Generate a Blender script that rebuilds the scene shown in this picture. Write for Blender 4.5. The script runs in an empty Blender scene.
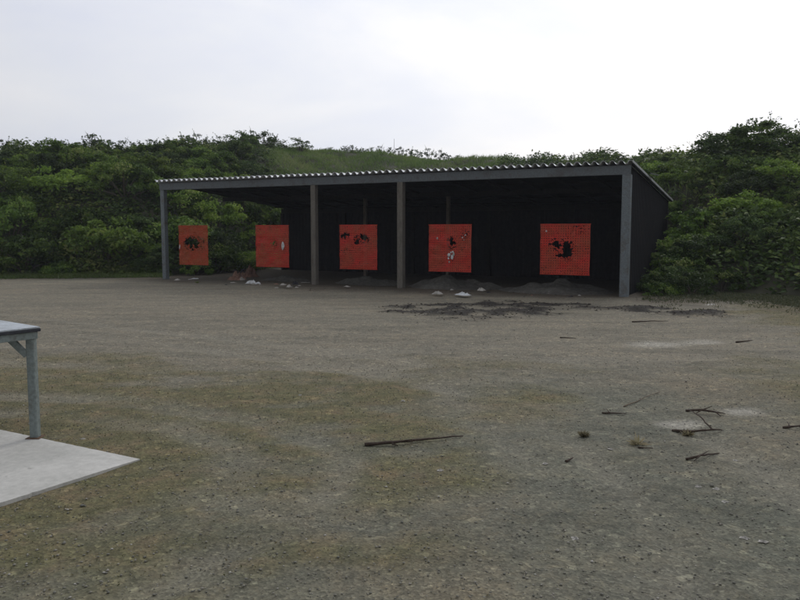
import bpy, math, random
import numpy as np
from mathutils import Vector, noise
R = math.radians
rnd = random.Random(7)
sc = bpy.context.scene
col = sc.collection
CH = 1.5                      # eye height
PITCH = math.atan(69/750)

# ------------------------------------------------------------------ helpers
def at(x, y, h=0.0):
    """photo pixel -> point of the place at height h"""
    xc = (x-400)/750; yc = (300-y)/750
    d = (xc, math.cos(PITCH)+yc*math.sin(PITCH), -math.sin(PITCH)+yc*math.cos(PITCH))
    t = (h-CH)/d[2]
    return Vector((d[0]*t, d[1]*t, h))

class MB:
    def __init__(s): s.v = []; s.f = []
    def box(s, lo, hi, rz=0.0, c=None):
        x0,y0,z0 = lo; x1,y1,z1 = hi
        vs = [(x0,y0,z0),(x1,y0,z0),(x1,y1,z0),(x0,y1,z0),(x0,y0,z1),(x1,y0,z1),(x1,y1,z1),(x0,y1,z1)]
        n = len(s.v); s.v += vs
        s.f += [tuple(n+i for i in q) for q in ((0,3,2,1),(4,5,6,7),(0,1,5,4),(1,2,6,5),(2,3,7,6),(3,0,4,7))]
        return s
    def bar(s, a, b, w, h, up=(0,0,1)):
        a = Vector(a); b = Vector(b); d = (b-a).normalized()
        up = Vector(up); sd = d.cross(up)
        if sd.length < 1e-4: sd = d.cross(Vector((1,0,0)))
        sd.normalize(); u = sd.cross(d).normalized()
        n = len(s.v)
        for p in (a, b):
            for (i, j) in ((-1,-1),(1,-1),(1,1),(-1,1)):
                s.v.append(tuple(p + sd*(i*w/2) + u*(j*h/2)))
        s.f += [tuple(n+i for i in q) for q in ((0,3,2,1),(4,5,6,7),(0,1,5,4),(1,2,6,5),(2,3,7,6),(3,0,4,7))]
        return s
    def tube(s, pts, rad, k=7):
        pts = [Vector(p) for p in pts]; n0 = len(s.v); m = len(pts)
        if not hasattr(rad, '__len__'): rad = [rad]*m
        for i, p in enumerate(pts):
            d = (pts[min(i+1,m-1)]-pts[max(i-1,0)]).normalized()
            a = d.orthogonal().normalized() if abs(d.z) > .9 else d.cross(Vector((0,0,1))).normalized()
            b = d.cross(a)
            for j in range(k):
                t = 2*math.pi*j/k
                s.v.append(tuple(p + (a*math.cos(t)+b*math.sin(t))*rad[i]))
        for i in range(m-1):
            for j in range(k):
                s.f.append((n0+i*k+j, n0+i*k+(j+1)%k, n0+(i+1)*k+(j+1)%k, n0+(i+1)*k+j))
        s.f.append(tuple(n0+j for j in range(k))[::-1]); s.f.append(tuple(n0+(m-1)*k+j for j in range(k)))
        return s
    def build(s, name, m, parent=None, smooth=False, bevel=0, solid=0):
        me = bpy.data.meshes.new(name); me.from_pydata([tuple(v) for v in s.v], [], s.f); me.update()
        if smooth: me.polygons.foreach_set('use_smooth', [True]*len(me.polygons))
        o = bpy.data.objects.new(name, me); col.objects.link(o)
        if m: me.materials.append(m)
        if parent: o.parent = parent
        if solid:
            md = o.modifiers.new('thick', 'SOLIDIFY'); md.thickness = solid; md.offset = 0
        if bevel:
            md = o.modifiers.new('bev', 'BEVEL'); md.width = bevel; md.segments = 2; md.limit_method = 'ANGLE'
        return o

def tag(o, label=None, cat=None, group=None, kind=None):
    for k, v in (('label', label), ('category', cat), ('group', group), ('kind', kind)):
        if v: o[k] = v
    return o
def empty(name, loc, rz=0.0):
    o = bpy.data.objects.new(name, None); o.location = loc; o.rotation_euler = (0,0,rz)
    o.empty_display_size = .2; col.objects.link(o); return o

def mesh_np(name, V, F, mats, attr=None, smooth=False):
    """V (n,3), F (m,k) arrays; attr: dict name -> per-face or per-vertex floats"""
    me = bpy.data.meshes.new(name)
    n, m, k = len(V), len(F), F.shape[1]
    me.vertices.add(n); me.vertices.foreach_set('co', np.asarray(V, np.float32).ravel())
    me.loops.add(m*k); me.loops.foreach_set('vertex_index', np.asarray(F, np.int32).ravel())
    me.polygons.add(m); me.polygons.foreach_set('loop_start', np.arange(0, m*k, k, dtype=np.int32))
    try: me.polygons.foreach_set('loop_total', np.full(m, k, np.int32))
    except Exception: pass
    if smooth: me.polygons.foreach_set('use_smooth', np.ones(m, bool))
    if attr:
        for a, d in attr.items():
            at_ = me.attributes.new(a, 'FLOAT', 'FACE' if len(d) == m else 'POINT')
            at_.data.foreach_set('value', np.asarray(d, np.float32))
    me.update(calc_edges=True); me.validate()
    me.materials.append(mats)
    return me

# ------------------------------------------------------------------ materials
def mat(name):
    m = bpy.data.materials.new(name); m.use_nodes = True
    nt = m.node_tree; b = nt.nodes['Principled BSDF']
    return m, nt, b
def N(nt, t, **k):
    n = nt.nodes.new(t)
    for a, v in k.items():
        if a in n.inputs: n.inputs[a].default_value = v
        else: setattr(n, a, v)
    return n
def ramp(nt, stops):
    r = nt.nodes.new('ShaderNodeValToRGB'); e = r.color_ramp.elements
    while len(e) < len(stops): e.new(.5)
    for i, (p, c) in enumerate(stops): e[i].position = p; e[i].color = (*c, 1)
    return r
def mix(nt, fac, a, b, mode='MIX'):
    n = nt.nodes.new('ShaderNodeMix'); n.data_type = 'RGBA'; n.blend_type = mode
    for s, v in ((n.inputs[0], fac), (n.inputs[6], a), (n.inputs[7], b)):
        if hasattr(v, 'is_linked') or isinstance(v, bpy.types.NodeSocket): nt.links.new(v, s)
        elif isinstance(v, (int, float)): s.default_value = v
        else: s.default_value = (*v, 1)
    return n.outputs[2]
def math_(nt, op, a, b=None, clamp=False):
    n = nt.nodes.new('ShaderNodeMath'); n.operation = op; n.use_clamp = clamp
    for i, v in enumerate((a, b)):
        if v is None: continue
        if isinstance(v, (int, float)): n.inputs[i].default_value = v
        else: nt.links.new(v, n.inputs[i])
    return n.outputs[0]
def noise_n(nt, scale, detail=4, rough=.6, dist=0, vec=None, coord='Object'):
    n = N(nt, 'ShaderNodeTexNoise', Scale=scale, Detail=detail, Roughness=rough, Distortion=dist)
    if vec is None:
        tc = nt.nodes.new('ShaderNodeTexCoord'); vec = tc.outputs[coord]
    nt.links.new(vec, n.inputs['Vector']); return n.outputs[0]
def bump(nt, b, h, strength=.4, dist=.01):
    n = N(nt, 'ShaderNodeBump', Strength=strength, Distance=dist)
    nt.links.new(h, n.inputs['Height']); nt.links.new(n.outputs[0], b.inputs['Normal'])

def painted(name, base, worn, rough=.6, scale=6, lo=.5, hi=.72, metal=0, stretch=(1,1,1), spec=.35):
    m, nt, b = mat(name)
    tc = nt.nodes.new('ShaderNodeTexCoord'); mp = nt.nodes.new('ShaderNodeMapping')
    mp.inputs['Scale'].default_value = stretch
    nt.links.new(tc.outputs['Object'], mp.inputs[0])
    n1 = noise_n(nt, scale, 6, .65, .3, mp.outputs[0]); n2 = noise_n(nt, scale*6, 3, .6, 0, mp.outputs[0])
    r = ramp(nt, [(lo, (0,0,0)), (hi, (1,1,1))]); nt.links.new(n1, r.inputs[0])
    c = mix(nt, r.outputs[0], base, worn)
    r2 = ramp(nt, [(.3, (.72,.72,.72)), (.7, (1.15,1.15,1.15))]); nt.links.new(n2, r2.inputs[0])
    c = mix(nt, 1.0, c, r2.outputs[0], 'MULTIPLY')
    nt.links.new(c, b.inputs['Base Color'])
    b.inputs['Roughness'].default_value = rough; b.inputs['Metallic'].default_value = metal
    b.inputs['Specular IOR Level'].default_value = spec
    bump(nt, b, n2, .25, .003)
    return m

M = {}
M['steel'] = painted('grey_blue_painted_steel', (.165,.19,.20), (.11,.095,.075), .55, 5)
M['beam'] = painted('dark_blue_grey_beam_paint', (.135,.15,.158), (.09,.08,.07), .6, 4)
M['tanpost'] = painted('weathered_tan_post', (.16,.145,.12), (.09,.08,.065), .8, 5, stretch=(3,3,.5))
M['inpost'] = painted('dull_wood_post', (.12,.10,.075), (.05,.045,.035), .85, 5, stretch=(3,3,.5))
M['galv'] = painted('weathered_roof_sheet', (.60,.62,.64), (.34,.34,.33), .45, 3, .5, .75, spec=.5)
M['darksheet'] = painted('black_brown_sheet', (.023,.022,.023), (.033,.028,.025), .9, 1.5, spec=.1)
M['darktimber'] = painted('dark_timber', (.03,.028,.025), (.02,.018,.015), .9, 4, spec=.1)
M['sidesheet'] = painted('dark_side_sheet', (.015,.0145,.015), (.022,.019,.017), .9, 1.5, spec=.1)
M['trim'] = painted('grey_flashing', (.42,.43,.42), (.25,.25,.24), .6, 5)
M['wire'] = painted('black_wire', (.02,.02,.02), (.03,.02,.015), .7, 5)
M['bench'] = painted('grey_green_bench_paint', (.20,.235,.225), (.12,.115,.095), .65, 7, .52, .75)
M['benchtop'] = painted('pale_blue_grey_bench_top', (.42,.46,.49), (.25,.27,.27), .5, 5, .45, .8)
M['benchedge'] = painted('dark_worn_bench_edge', (.035,.037,.045), (.10,.10,.10), .7, 8)
M['rust'] = painted('rusty_plate', (.13,.075,.045), (.06,.04,.03), .85, 20)
M['white'] = painted('white_plastic', (.62,.64,.64), (.38,.37,.33), .55, 12)
M['paper'] = painted('dirty_paper', (.40,.38,.34), (.22,.20,.16), .85, 15)
M['brown'] = painted('brown_cardboard', (.24,.14,.10), (.11,.07,.05), .85, 12)
M['blackp'] = painted('black_plastic', (.02,.02,.025), (.05,.045,.04), .5, 12)
M['wood'] = painted('dead_wood', (.055,.038,.028), (.10,.075,.055), .9, 30)
M['palewood'] = painted('bare_dry_wood', (.17,.135,.095), (.09,.07,.05), .9, 30)
M['bark'] = painted('bark', (.09,.075,.055), (.05,.04,.03), .9, 20)
M['limb'] = M['bark']

def red_mat(name, c1, c2):
    m, nt, b = mat(name)
    n1 = noise_n(nt, 2.2, 4, .6, .4); n2 = noise_n(nt, 30, 2, .6)
    r = ramp(nt, [(.35, c1), (.7, c2)]); nt.links.new(n1, r.inputs[0])
    r2 = ramp(nt, [(.3, (.7,.7,.7)), (.7, (1.15,1.15,1.15))]); nt.links.new(n2, r2.inputs[0])
    nt.links.new(mix(nt, 1.0, r.outputs[0], r2.outputs[0], 'MULTIPLY'), b.inputs['Base Color'])
    b.inputs['Roughness'].default_value = .6; b.inputs['Specular IOR Level'].default_value = .25
    return m
M['red'] = red_mat('red_netting', (.55,.034,.022), (.36,.075,.034))
M['orange'] = red_mat('orange_red_netting', (.46,.055,.020), (.34,.085,.03))

def leafmat(name, stops, trans=.25, rough=.6):
    m, nt, b = mat(name)
    a = nt.nodes.new('ShaderNodeAttribute'); a.attribute_name = 'lv'
    r = ramp(nt, stops); nt.links.new(a.outputs['Fac'], r.inputs[0])
    oi = nt.nodes.new('ShaderNodeObjectInfo')
    hs = nt.nodes.new('ShaderNodeHueSaturation')
    v = math_(nt, 'MULTIPLY_ADD', oi.outputs['Random'], .75); v.node.inputs[2].default_value = .50
    nt.links.new(v, hs.inputs['Value']); nt.links.new(r.outputs[0], hs.inputs['Color'])
    b.inputs['Roughness'].default_value = rough; b.inputs['Specular IOR Level'].default_value = .2
    nt.links.new(hs.outputs[0], b.inputs['Base Color'])
    t = nt.nodes.new('ShaderNodeBsdfTranslucent'); nt.links.new(hs.outputs[0], t.inputs[0])
    mx = nt.nodes.new('ShaderNodeMixShader'); mx.inputs[0].default_value = trans
    nt.links.new(b.outputs[0], mx.inputs[1]); nt.links.new(t.outputs[0], mx.inputs[2])
    nt.links.new(mx.outputs[0], nt.nodes['Material Output'].inputs['Surface'])
    return m
M['leafA'] = leafmat('shrub_leaves', [(0,(.042,.080,.017)),(.5,(.110,.190,.030)),(.85,(.19,.29,.048)),(1,(.31,.36,.11))], .35)
M['leafB'] = leafmat('dark_shrub_leaves', [(0,(.034,.060,.018)),(.6,(.080,.135,.034)),(1,(.18,.23,.07))], .35)
M['leafC'] = leafmat('bright_shrub_leaves', [(0,(.075,.13,.023)),(.5,(.17,.27,.040)),(.9,(.27,.36,.065)),(1,(.38,.41,.14))], .42)
M['creep'] = leafmat('creeper_leaves', [(0,(.030,.055,.014)),(.5,(.075,.125,.025)),(.9,(.15,.21,.04)),(1,(.26,.29,.09))], .3)  # darker than shrub leaves, painting shade into the gaps between shrubs
M['hgrass'] = leafmat('hill_grass_blades', [(0,(.12,.20,.05)),(.6,(.19,.28,.075)),(1,(.30,.34,.14))], .4)
M['footweed'] = leafmat('dull_foot_weeds', [(0,(.05,.06,.03)),(.6,(.085,.09,.045)),(1,(.15,.13,.08))], .3)
M['moss'] = leafmat('lot_weeds', [(0,(.13,.14,.07)),(.5,(.20,.18,.10)),(1,(.30,.26,.17))], .4)

# ------------------------------------------------------------------ shed frame of reference
A = at(166, 279); B = at(624, 297)
L = (B-A).length
EX = (B-A).normalized(); EY = Vector((-EX.y, EX.x, 0)); ANG = math.atan2(EX.y, EX.x)
DEP = 6.25
def S(a, b, z=0): return A + EX*a + EY*b + Vector((0,0,z))

# ------------------------------------------------------------------ terrain
PX = np.array([-900,-500,-200,0,160,283,350,450,560,632,673,720,800,1000,1300,1700])
U  = (PX-400)/750
YB = np.array([12,18,22,24.6,25.3,31,31,29,27,19.2,18.6,18.2,16.9,14,9.5,6.5])
YC = np.array([26,30,32,33,34,42,46,46,42,33,29,27,25.5,23,19,16])
YS = np.array([158,161,162,161,157,147,157,163,168,166,163,162,158,152,152,152])
HC = 1.5+(231-YS)/750*YC
def tnoise(x, y, s, seed=0):
    return noise.noise(Vector((x*s+seed, y*s-seed*.7, seed*1.3)))
def rectdist(x, y):
    p = Vector((x, y, 0))-Vector((A.x, A.y, 0))
    a = p.dot(EX); b = p.dot(EY)
    dx = max(-.2-a, 0, a-L-.15); dy = max(-.6-b, 0, b-DEP-.2)
    return math.hypot(dx, dy)
def H(x, y):
    if y < 3: return -.3
    u = x/y
    yb = float(np.interp(u, U, YB)); yc = float(np.interp(u, U, YC)); hc = float(np.interp(u, U, HC))
    yb += .5*tnoise(x, y, .35, 3)
    s = (y-yb)/(yc-yb)
    if s <= 0: return max(-.3, s*2)
    if s < 1: h = hc*(1-(1-s)**1.55)
    else: h = hc - min((y-yc)*.03, 3) 
    k = min(s*4, 1)
    h += k*(.45*tnoise(x, y, .28, 9)+.2*tnoise(x, y, .8, 5))
    rd = rectdist(x, y); w = min(max((rd-.1)/1.5, 0), 1); w = w*w*(3-2*w)
    return h*w - .08*(1-w)
# berm mesh (rows of constant y/base along bearings)
us = np.linspace(-1.73, 1.73, 300); nr = 110
V = []; 
for u in us:
    yb = float(np.interp(u, U, YB))-1.2
    for j in range(nr):
        t = j/(nr-1)
        y = yb + 30*t + 60*max(0, t-.75)**2*16
        x = u*y
        V.append((x, y, H(x, y)))
F = []
for i in range(len(us)-1):
    for j in range(nr-1):
        a = i*nr+j; F.append((a, a+nr, a+nr+1, a+1))
mS, nt, b = mat('berm_soil')
n1 = noise_n(nt, 1.2, 6, .7); r = ramp(nt, [(.3,(.030,.032,.018)),(.7,(.065,.062,.035))]); nt.links.new(n1, r.inputs[0])
nt.links.new(r.outputs[0], b.inputs['Base Color']); b.inputs['Roughness'].default_value = .95
berm = bpy.data.objects.new('berm', mesh_np('berm', np.array(V), np.array(F), mS, smooth=True)); col.objects.link(berm)
tag(berm, 'earth berm rising behind and around the gravel lot', 'berm', kind='structure')

# ------------------------------------------------------------------ ground sheet
def axis(lo, hi, step, far):
    a = list(np.arange(lo, hi+1e-6, step)); s = step; x = hi
    while x < far: s *= 1.25; x += s; a.append(x)
    s = step; x = lo
    while x > -far: s *= 1.25; x -= s; a.insert(0, x)
    return np.array(a)
gx = axis(-11, 12, .07, 400); gy = axis(1.8, 20, .07, 400)
GX, GY = np.meshgrid(gx, gy)
def vnoise(X, Y, s, seed):
    """cheap smooth value noise on arrays"""
    rs = np.random.RandomState(seed); T = rs.rand(256, 256)
    x = X*s+1000.3*seed; y = Y*s+317.7*seed
    xi = np.floor(x).astype(int); yi = np.floor(y).astype(int); fx = x-xi; fy = y-yi
    fx = fx*fx*(3-2*fx); fy = fy*fy*(3-2*fy)
    g = lambda i, j: T[(xi+i) % 256, (yi+j) % 256]
    return (g(0,0)*(1-fx)+g(1,0)*fx)*(1-fy)+(g(0,1)*(1-fx)+g(1,1)*fx)*fy
def fbm(X, Y, s, seed, o=4):
    r = 0; a = .5
    for i in range(o): r = r + a*vnoise(X, Y, s*2**i, seed+i); a *= .5
    return r/(1-.5**o)
yy = np.maximum(GY, .5)
# photo coordinates of each ground point, used only to lay out the soil types in plan
f_ = GY*math.cos(PITCH)+1.5*math.sin(PITCH); f_ = np.maximum(f_, .5)
PXg = 400+750*GX/f_; PYg = 300-750*(GY*math.sin(PITCH)-1.5*math.cos(PITCH))/f_
def ss(a, b, x):
    t = np.clip((x-a)/(b-a), 0, 1); return t*t*(3-2*t)
def gpt(x, y): p = at(x, y); return p.x, p.y
def blob(cx, cy, rx, ry, rot=0.0, w=.5, seed=1):
    c, s_ = math.cos(rot), math.sin(rot)
    dx = GX-cx; dy = GY-cy; a = (dx*c+dy*s_)/rx; b_ = (-dx*s_+dy*c)/ry
    d = np.sqrt(a*a+b_*b_)+(fbm(GX, GY, 1.6, seed)-.5)*1.1
    return 1-ss(1-w, 1+w*.4, d)
# moss / weeds: left-middle foreground in broken bands, right margin
band = fbm(GX, GY, .55, 11); fine = fbm(GX*1.0, GY*1.6, 1.9, 17)
moss = blob(-1.9, 5.6, 3.0, 2.0, .1, .5, 3)*.95 + blob(-.55, 4.4, 1.1, 1.5, .2, .5, 4)*.8 + blob(-1.2, 3.3, 1.3, .9, 0, .5, 5)*.7 \
     + blob(-3.6, 7.6, 3.4, 1.5, 0, .6, 6)*.8 + blob(.2, 8.2, 1.8, .8, 0, .7, 16)*.5 + blob(7.2, 11.5, 1.5, 4.5, 0, .5, 7)*.8 + blob(4.2, 6.8, 1.0, 2.0, 0, .6, 8)*.55 + blob(.9, 6.6, .9, .9, 0, .7, 9)*.5
moss = np.clip(moss*(.45+1.4*fine), 0, 1)*ss(.22, .50, band*.5+fine*.5)
# smooth compact drive band across the middle
comp = ss(6.2, 8.6, GY-.15*GX)*(1-ss(17.5, 20.5, GY+.45*GX))
# dark soil: oily strip in front of the shed and along its base
fx1, fy1 = gpt(475, 309); fx2, fy2 = gpt(690, 312); fx3, fy3 = gpt(425, 306)
dark = blob(fx1-.1, fy1-.5, 1.8, 1.35, -.25, .5, 21)*1.25 + blob(fx2-.3, fy2, 1.0, .8, -.3, .5, 22)*1.1 + blob(fx1+1.6, fy1+.7, 1.6, .65, -.35, .5, 23)*1.1
streak = .55*vnoise(GX*.7+GY*.5, GY*1.5-GX*.35, 1.3, 31)+.45*vnoise(GX, GY*1.4, 3.1, 32)
dark = np.clip(np.clip(dark, 0, 1)*(.1+1.25*ss(.38, .60, streak)), 0, 1)
# shed floor: darker brown soil under and just before the roof
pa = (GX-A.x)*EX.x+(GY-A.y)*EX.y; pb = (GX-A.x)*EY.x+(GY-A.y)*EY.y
under = ss(-1.7, -.1, pb+(fbm(GX, GY, .8, 41)-.5)*2.2)*ss(-3.2, -1.0, pa)*(1-ss(L+.6, L+3, pa))  # carried past the open left end, painting brightly lit ground darker
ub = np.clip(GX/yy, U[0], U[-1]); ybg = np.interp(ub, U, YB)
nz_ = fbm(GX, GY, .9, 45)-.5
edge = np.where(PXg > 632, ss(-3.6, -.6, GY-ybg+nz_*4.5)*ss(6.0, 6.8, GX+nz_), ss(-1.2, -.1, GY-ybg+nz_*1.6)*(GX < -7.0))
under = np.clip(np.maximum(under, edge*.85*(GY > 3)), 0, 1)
# pale dusty patches
pale = np.zeros_like(GX)
for (px, py, rx, ry) in ((655,344,.65,.35),(706,341,.28,.25),(740,411,.22,.16),(684,424,.2,.13),(300,440,.0,.0)):
    if rx: x, y = gpt(px, py); pale += blob(x, y, rx, ry, .3, .6, int(px))
pale = np.clip(pale, 0, 1)
# faint wheel arcs
def pdist(pts):
    P = [at(*p) for p in pts]; d = np.full(GX.shape, 99.)
    for a, b in zip(P[:-1], P[1:]):
        ab = b-a; l2 = ab.x**2+ab.y**2
        t = np.clip(((GX-a.x)*ab.x+(GY-a.y)*ab.y)/l2, 0, 1)
        d = np.minimum(d, np.hypot(GX-a.x-t*ab.x, GY-a.y-t*ab.y))
    return d
wobx = (fbm(GX, GY, .5, 91)-.5)*.5
arcs = 0; rut = 0
for pts, w_, k_ in (([(-200,303),(0,314),(150,330),(300,346),(450,365),(560,385),(660,415),(760,465),(860,540)], .16, 1),
                ([(-200,312),(0,325),(150,343),(300,361),(430,384),(530,415),(600,460),(650,520),(690,610)], .16, 1),
                ([(960,335),(800,338),(600,343),(400,349),(150,350),(-200,340)], .2, .7), ([(960,349),(800,353),(600,359),(400,366),(150,368),(-200,356)], .2, .7),
                ([(60,640),(220,560),(330,500),(350,462),(280,425),(120,400),(-100,390)], .12, .8), ([(-60,600),(120,535),(230,487),(240,455),(180,430),(60,415),(-100,408)], .12, .8),
                ([(700,700),(620,560),(540,470),(470,410),(400,375),(300,350)], .13, .5)):
    d_ = pdist(pts)+wobx*.6
    arcs = arcs+k_*np.exp(-(d_/w_)**2); rut = rut+k_*np.exp(-((d_-w_*1.5)/(w_*.45))**2)
arcs = np.clip(arcs, 0, 1)*ss(.25, .6, fbm(GX, GY, .9, 51)); rut = np.clip(rut, 0, 1)*ss(.3, .65, fbm(GX, GY, 1.3, 57))
moss = moss*(1-.75*arcs)
GZ = (fbm(GX, GY, .35, 61)-.5)*.05+(fbm(GX, GY, 2.2, 71, 3)-.5)*.022*(1-.6*comp)+ (vnoise(GX, GY, 9, 81)-.5)*.006 + moss*.010 - arcs*.018 + rut*.012 + np.clip(dark,0,1)*(fbm(GX, GY, 2.6, 95, 3)-.35)*.14
GZ = GZ*(1-ss(25, 60, np.hypot(GX, GY)))
# level under the slab
idx = np.arange(GX.size).reshape(GX.shape)
F = np.stack([idx[:-1,:-1], idx[:-1,1:], idx[1:,1:], idx[1:,:-1]], -1).reshape(-1, 4)
Vg = np.stack([GX, GY, GZ], -1).reshape(-1, 3)
def G(x, y):
    i = np.searchsorted(gx, x); j = np.searchsorted(gy, y)
    return float(GZ[min(j, len(gy)-1), min(i, len(gx)-1)])
m, nt, b = mat('gravel_soil')
def attr(nt, n):
    a = nt.nodes.new('ShaderNodeAttribute'); a.attribute_name = n; return a.outputs['Fac']
tc = nt.nodes.new('ShaderNodeTexCoord'); vec = tc.outputs['Object']
big = noise_n(nt, .45, 5, .6, .3, vec); mid = noise_n(nt, 3.5, 6, .7, .2, vec)
mpg = nt.nodes.new('ShaderNodeMapping'); mpg.inputs['Scale'].default_value = (.45, 1.6, 1); mpg.inputs['Rotation'].default_value = (0,0,.15)
nt.links.new(vec, mpg.inputs[0]); strk = noise_n(nt, 1.3, 6, .7, .6, mpg.outputs[0])
r0 = ramp(nt, [(.32,(.122,.128,.102)),(.52,(.152,.147,.114)),(.70,(.190,.163,.116))]); nt.links.new(big, r0.inputs[0])
vor = N(nt, 'ShaderNodeTexVoronoi', Scale=75.0); nt.links.new(vec, vor.inputs['Vector'])
rs = ramp(nt, [(0,(.70,.70,.70)),(.5,(.98,.98,.98)),(.85,(1.12,1.12,1.10)),(1,(1.45,1.45,1.42))])
sep = nt.nodes.new('ShaderNodeSeparateColor'); nt.links.new(vor.outputs['Color'], sep.inputs[0]); nt.links.new(sep.outputs[0], rs.inputs[0])
vor2 = N(nt, 'ShaderNodeTexVoronoi', Scale=26.0); nt.links.new(vec, vor2.inputs['Vector'])
sep2 = nt.nodes.new('ShaderNodeSeparateColor'); nt.links.new(vor2.outputs['Color'], sep2.inputs[0])
rs2 = ramp(nt, [(0,(.82,.82,.82)),(.6,(1,1,1)),(.93,(1.05,1.05,1.05)),(.98,(1.5,1.5,1.45))]); nt.links.new(sep2.outputs[0], rs2.inputs[0])
base = r0.outputs[0]
comp_c = mix(nt, 1.0, (.208,.188,.148), (1,1,1), 'MULTIPLY')
base = mix(nt, math_(nt, 'MULTIPLY', attr(nt,'comp'), .75), base, comp_c)
rst = ramp(nt, [(.3,(.70,.71,.70)),(.5,(.97,.97,.97)),(.72,(1.22,1.18,1.12))]); nt.links.new(strk, rst.inputs[0])
base = mix(nt, 1.0, base, rst.outputs[0], 'MULTIPLY')
rm = ramp(nt, [(.3,(.092,.092,.042)),(.5,(.130,.118,.060)),(.65,(.160,.126,.072))]); nt.links.new(mid, rm.inputs[0])
base = mix(nt, math_(nt, 'MULTIPLY', attr(nt,'moss'), .9), base, rm.outputs[0])
mot = noise_n(nt, 7, 6, .75, .8, vec); rmo = ramp(nt, [(.34,(.74,.76,.74)),(.5,(1,.99,.96)),(.66,(1.26,1.17,1.05))]); nt.links.new(mot, rmo.inputs[0])
base = mix(nt, .8, base, rmo.outputs[0], 'MULTIPLY')
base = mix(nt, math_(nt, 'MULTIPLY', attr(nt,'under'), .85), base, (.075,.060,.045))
base = mix(nt, math_(nt, 'MULTIPLY', attr(nt,'pale'), .75), base, (.36,.34,.29))
base = mix(nt, math_(nt, 'MULTIPLY', attr(nt,'arcs'), .38), base, (.235,.218,.172))
base = mix(nt, math_(nt, 'MULTIPLY', attr(nt,'dark'), .92), base, (.022,.019,.017))
base = mix(nt, 1.0, base, rs.outputs[0], 'MULTIPLY'); base = mix(nt, .8, base, rs2.outputs[0], 'MULTIPLY')
nt.links.new(base, b.inputs['Base Color']); b.inputs['Roughness'].default_value = .92; b.inputs['Specular IOR Level'].default_value = .2
fn = noise_n(nt, 60, 5, .75, 0, vec)
hh = math_(nt, 'ADD', math_(nt, 'MULTIPLY', vor.outputs['Distance'], 1.0), math_(nt, 'MULTIPLY', fn, .8))
bump(nt, b, hh, .4, .010)
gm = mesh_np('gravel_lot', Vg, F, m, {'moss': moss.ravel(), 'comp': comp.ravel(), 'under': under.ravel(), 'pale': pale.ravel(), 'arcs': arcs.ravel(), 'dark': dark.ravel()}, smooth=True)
go = bpy.data.objects.new('ground', gm); col.objects.link(go)
tag(go, 'bare gravel and soil lot in front of the shelter', 'ground', kind='structure')

# ------------------------------------------------------------------ loose gravel and weeds (stuff)
rs_ = np.random.RandomState(5)
ico = np.array([(0,0,1),(.9,0,.2),(.25,.85,.3),(-.75,.5,.15),(-.7,-.55,.25),(.3,-.85,.2),(0,0,-.6)])
icf = np.array([(0,1,2),(0,2,3),(0,3,4),(0,4,5),(0,5,1),(6,2,1),(6,3,2),(6,4,3),(6,5,4),(6,1,5)])
n = 30000
d = 2.4+11*rs_.rand(n)**1.7; uu = (rs_.rand(n)-.5)*1.35
X = d*uu; Y = d
sz = .0024+.0075*rs_.rand(n)**4; sz[rs_.rand(n) < .006] *= 1.8
_c = at(140,459,.03); _f = at(0,429.5,.03)-_c; _n = at(0,503,.03)-_c; _det = _f.x*_n.y-_f.y*_n.x
def onslab(x, y):
    a = ((x-_c.x)*_n.y-(y-_c.y)*_n.x)/_det; b = (_f.x*(y-_c.y)-_f.y*(x-_c.x))/_det
    return (a > -.01) & (b > -.01)
_k = ~(onslab(X, Y) & (rs_.rand(n) > .0)); X = X[_k]; Y = Y[_k]; sz = sz[_k]; n = len(X)
Z = np.array([G(x, y) for x, y in zip(X, Y)])
an = rs_.rand(n)*6.28; jit = .7+.6*rs_.rand(n, 7, 3)
P = ico[None]*jit*sz[:, None, None]; P[:, :, 2] *= .7
ca, sa = np.cos(an)[:, None], np.sin(an)[:, None]
Q = np.stack([P[:,:,0]*ca-P[:,:,1]*sa+X[:,None], P[:,:,0]*sa+P[:,:,1]*ca+Y[:,None], P[:,:,2]+Z[:,None]+.3*sz[:,None]], -1)
FF = (icf[None]+7*np.arange(n)[:, None, None]).reshape(-1, 3)
tone = np.repeat(rs_.rand(n), 10)
ms, nt, b = mat('loose_stones')
r = ramp(nt, [(0,(.13,.13,.11)),(.6,(.20,.19,.155)),(.93,(.27,.25,.21)),(1,(.48,.46,.41))]); nt.links.new(attr(nt,'lv'), r.inputs[0])
nt.links.new(r.outputs[0], b.inputs['Base Color']); b.inputs['Roughness'].default_value = .9
o = bpy.data.objects.new('loose_gravel', mesh_np('loose_gravel', Q.reshape(-1,3), FF, ms, {'lv': tone})); col.objects.link(o)
tag(o, 'loose gravel stones scattered over the lot', 'gravel', kind='stuff')

def leafverts(C, D, Nn, ln, wd):
    """rhombic leaves: centre C, direction D, normal-ish Nn"""
    Sd = np.cross(D, Nn); Sd /= np.linalg.norm(Sd, axis=1, keepdims=True)+1e-9
    a = C-D*ln[:,None]*.5; c = C+D*ln[:,None]*.5
    Up = np.cross(Sd, D)
    b_ = C+Sd*wd[:,None]*.5+Up*wd[:,None]*.15; d_ = C-Sd*wd[:,None]*.5+Up*wd[:,None]*.15
    return np.stack([a, b_, c, d_], 1).reshape(-1, 3)
def unit(v): return v/(np.linalg.norm(v, axis=-1, keepdims=True)+1e-9)

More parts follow.
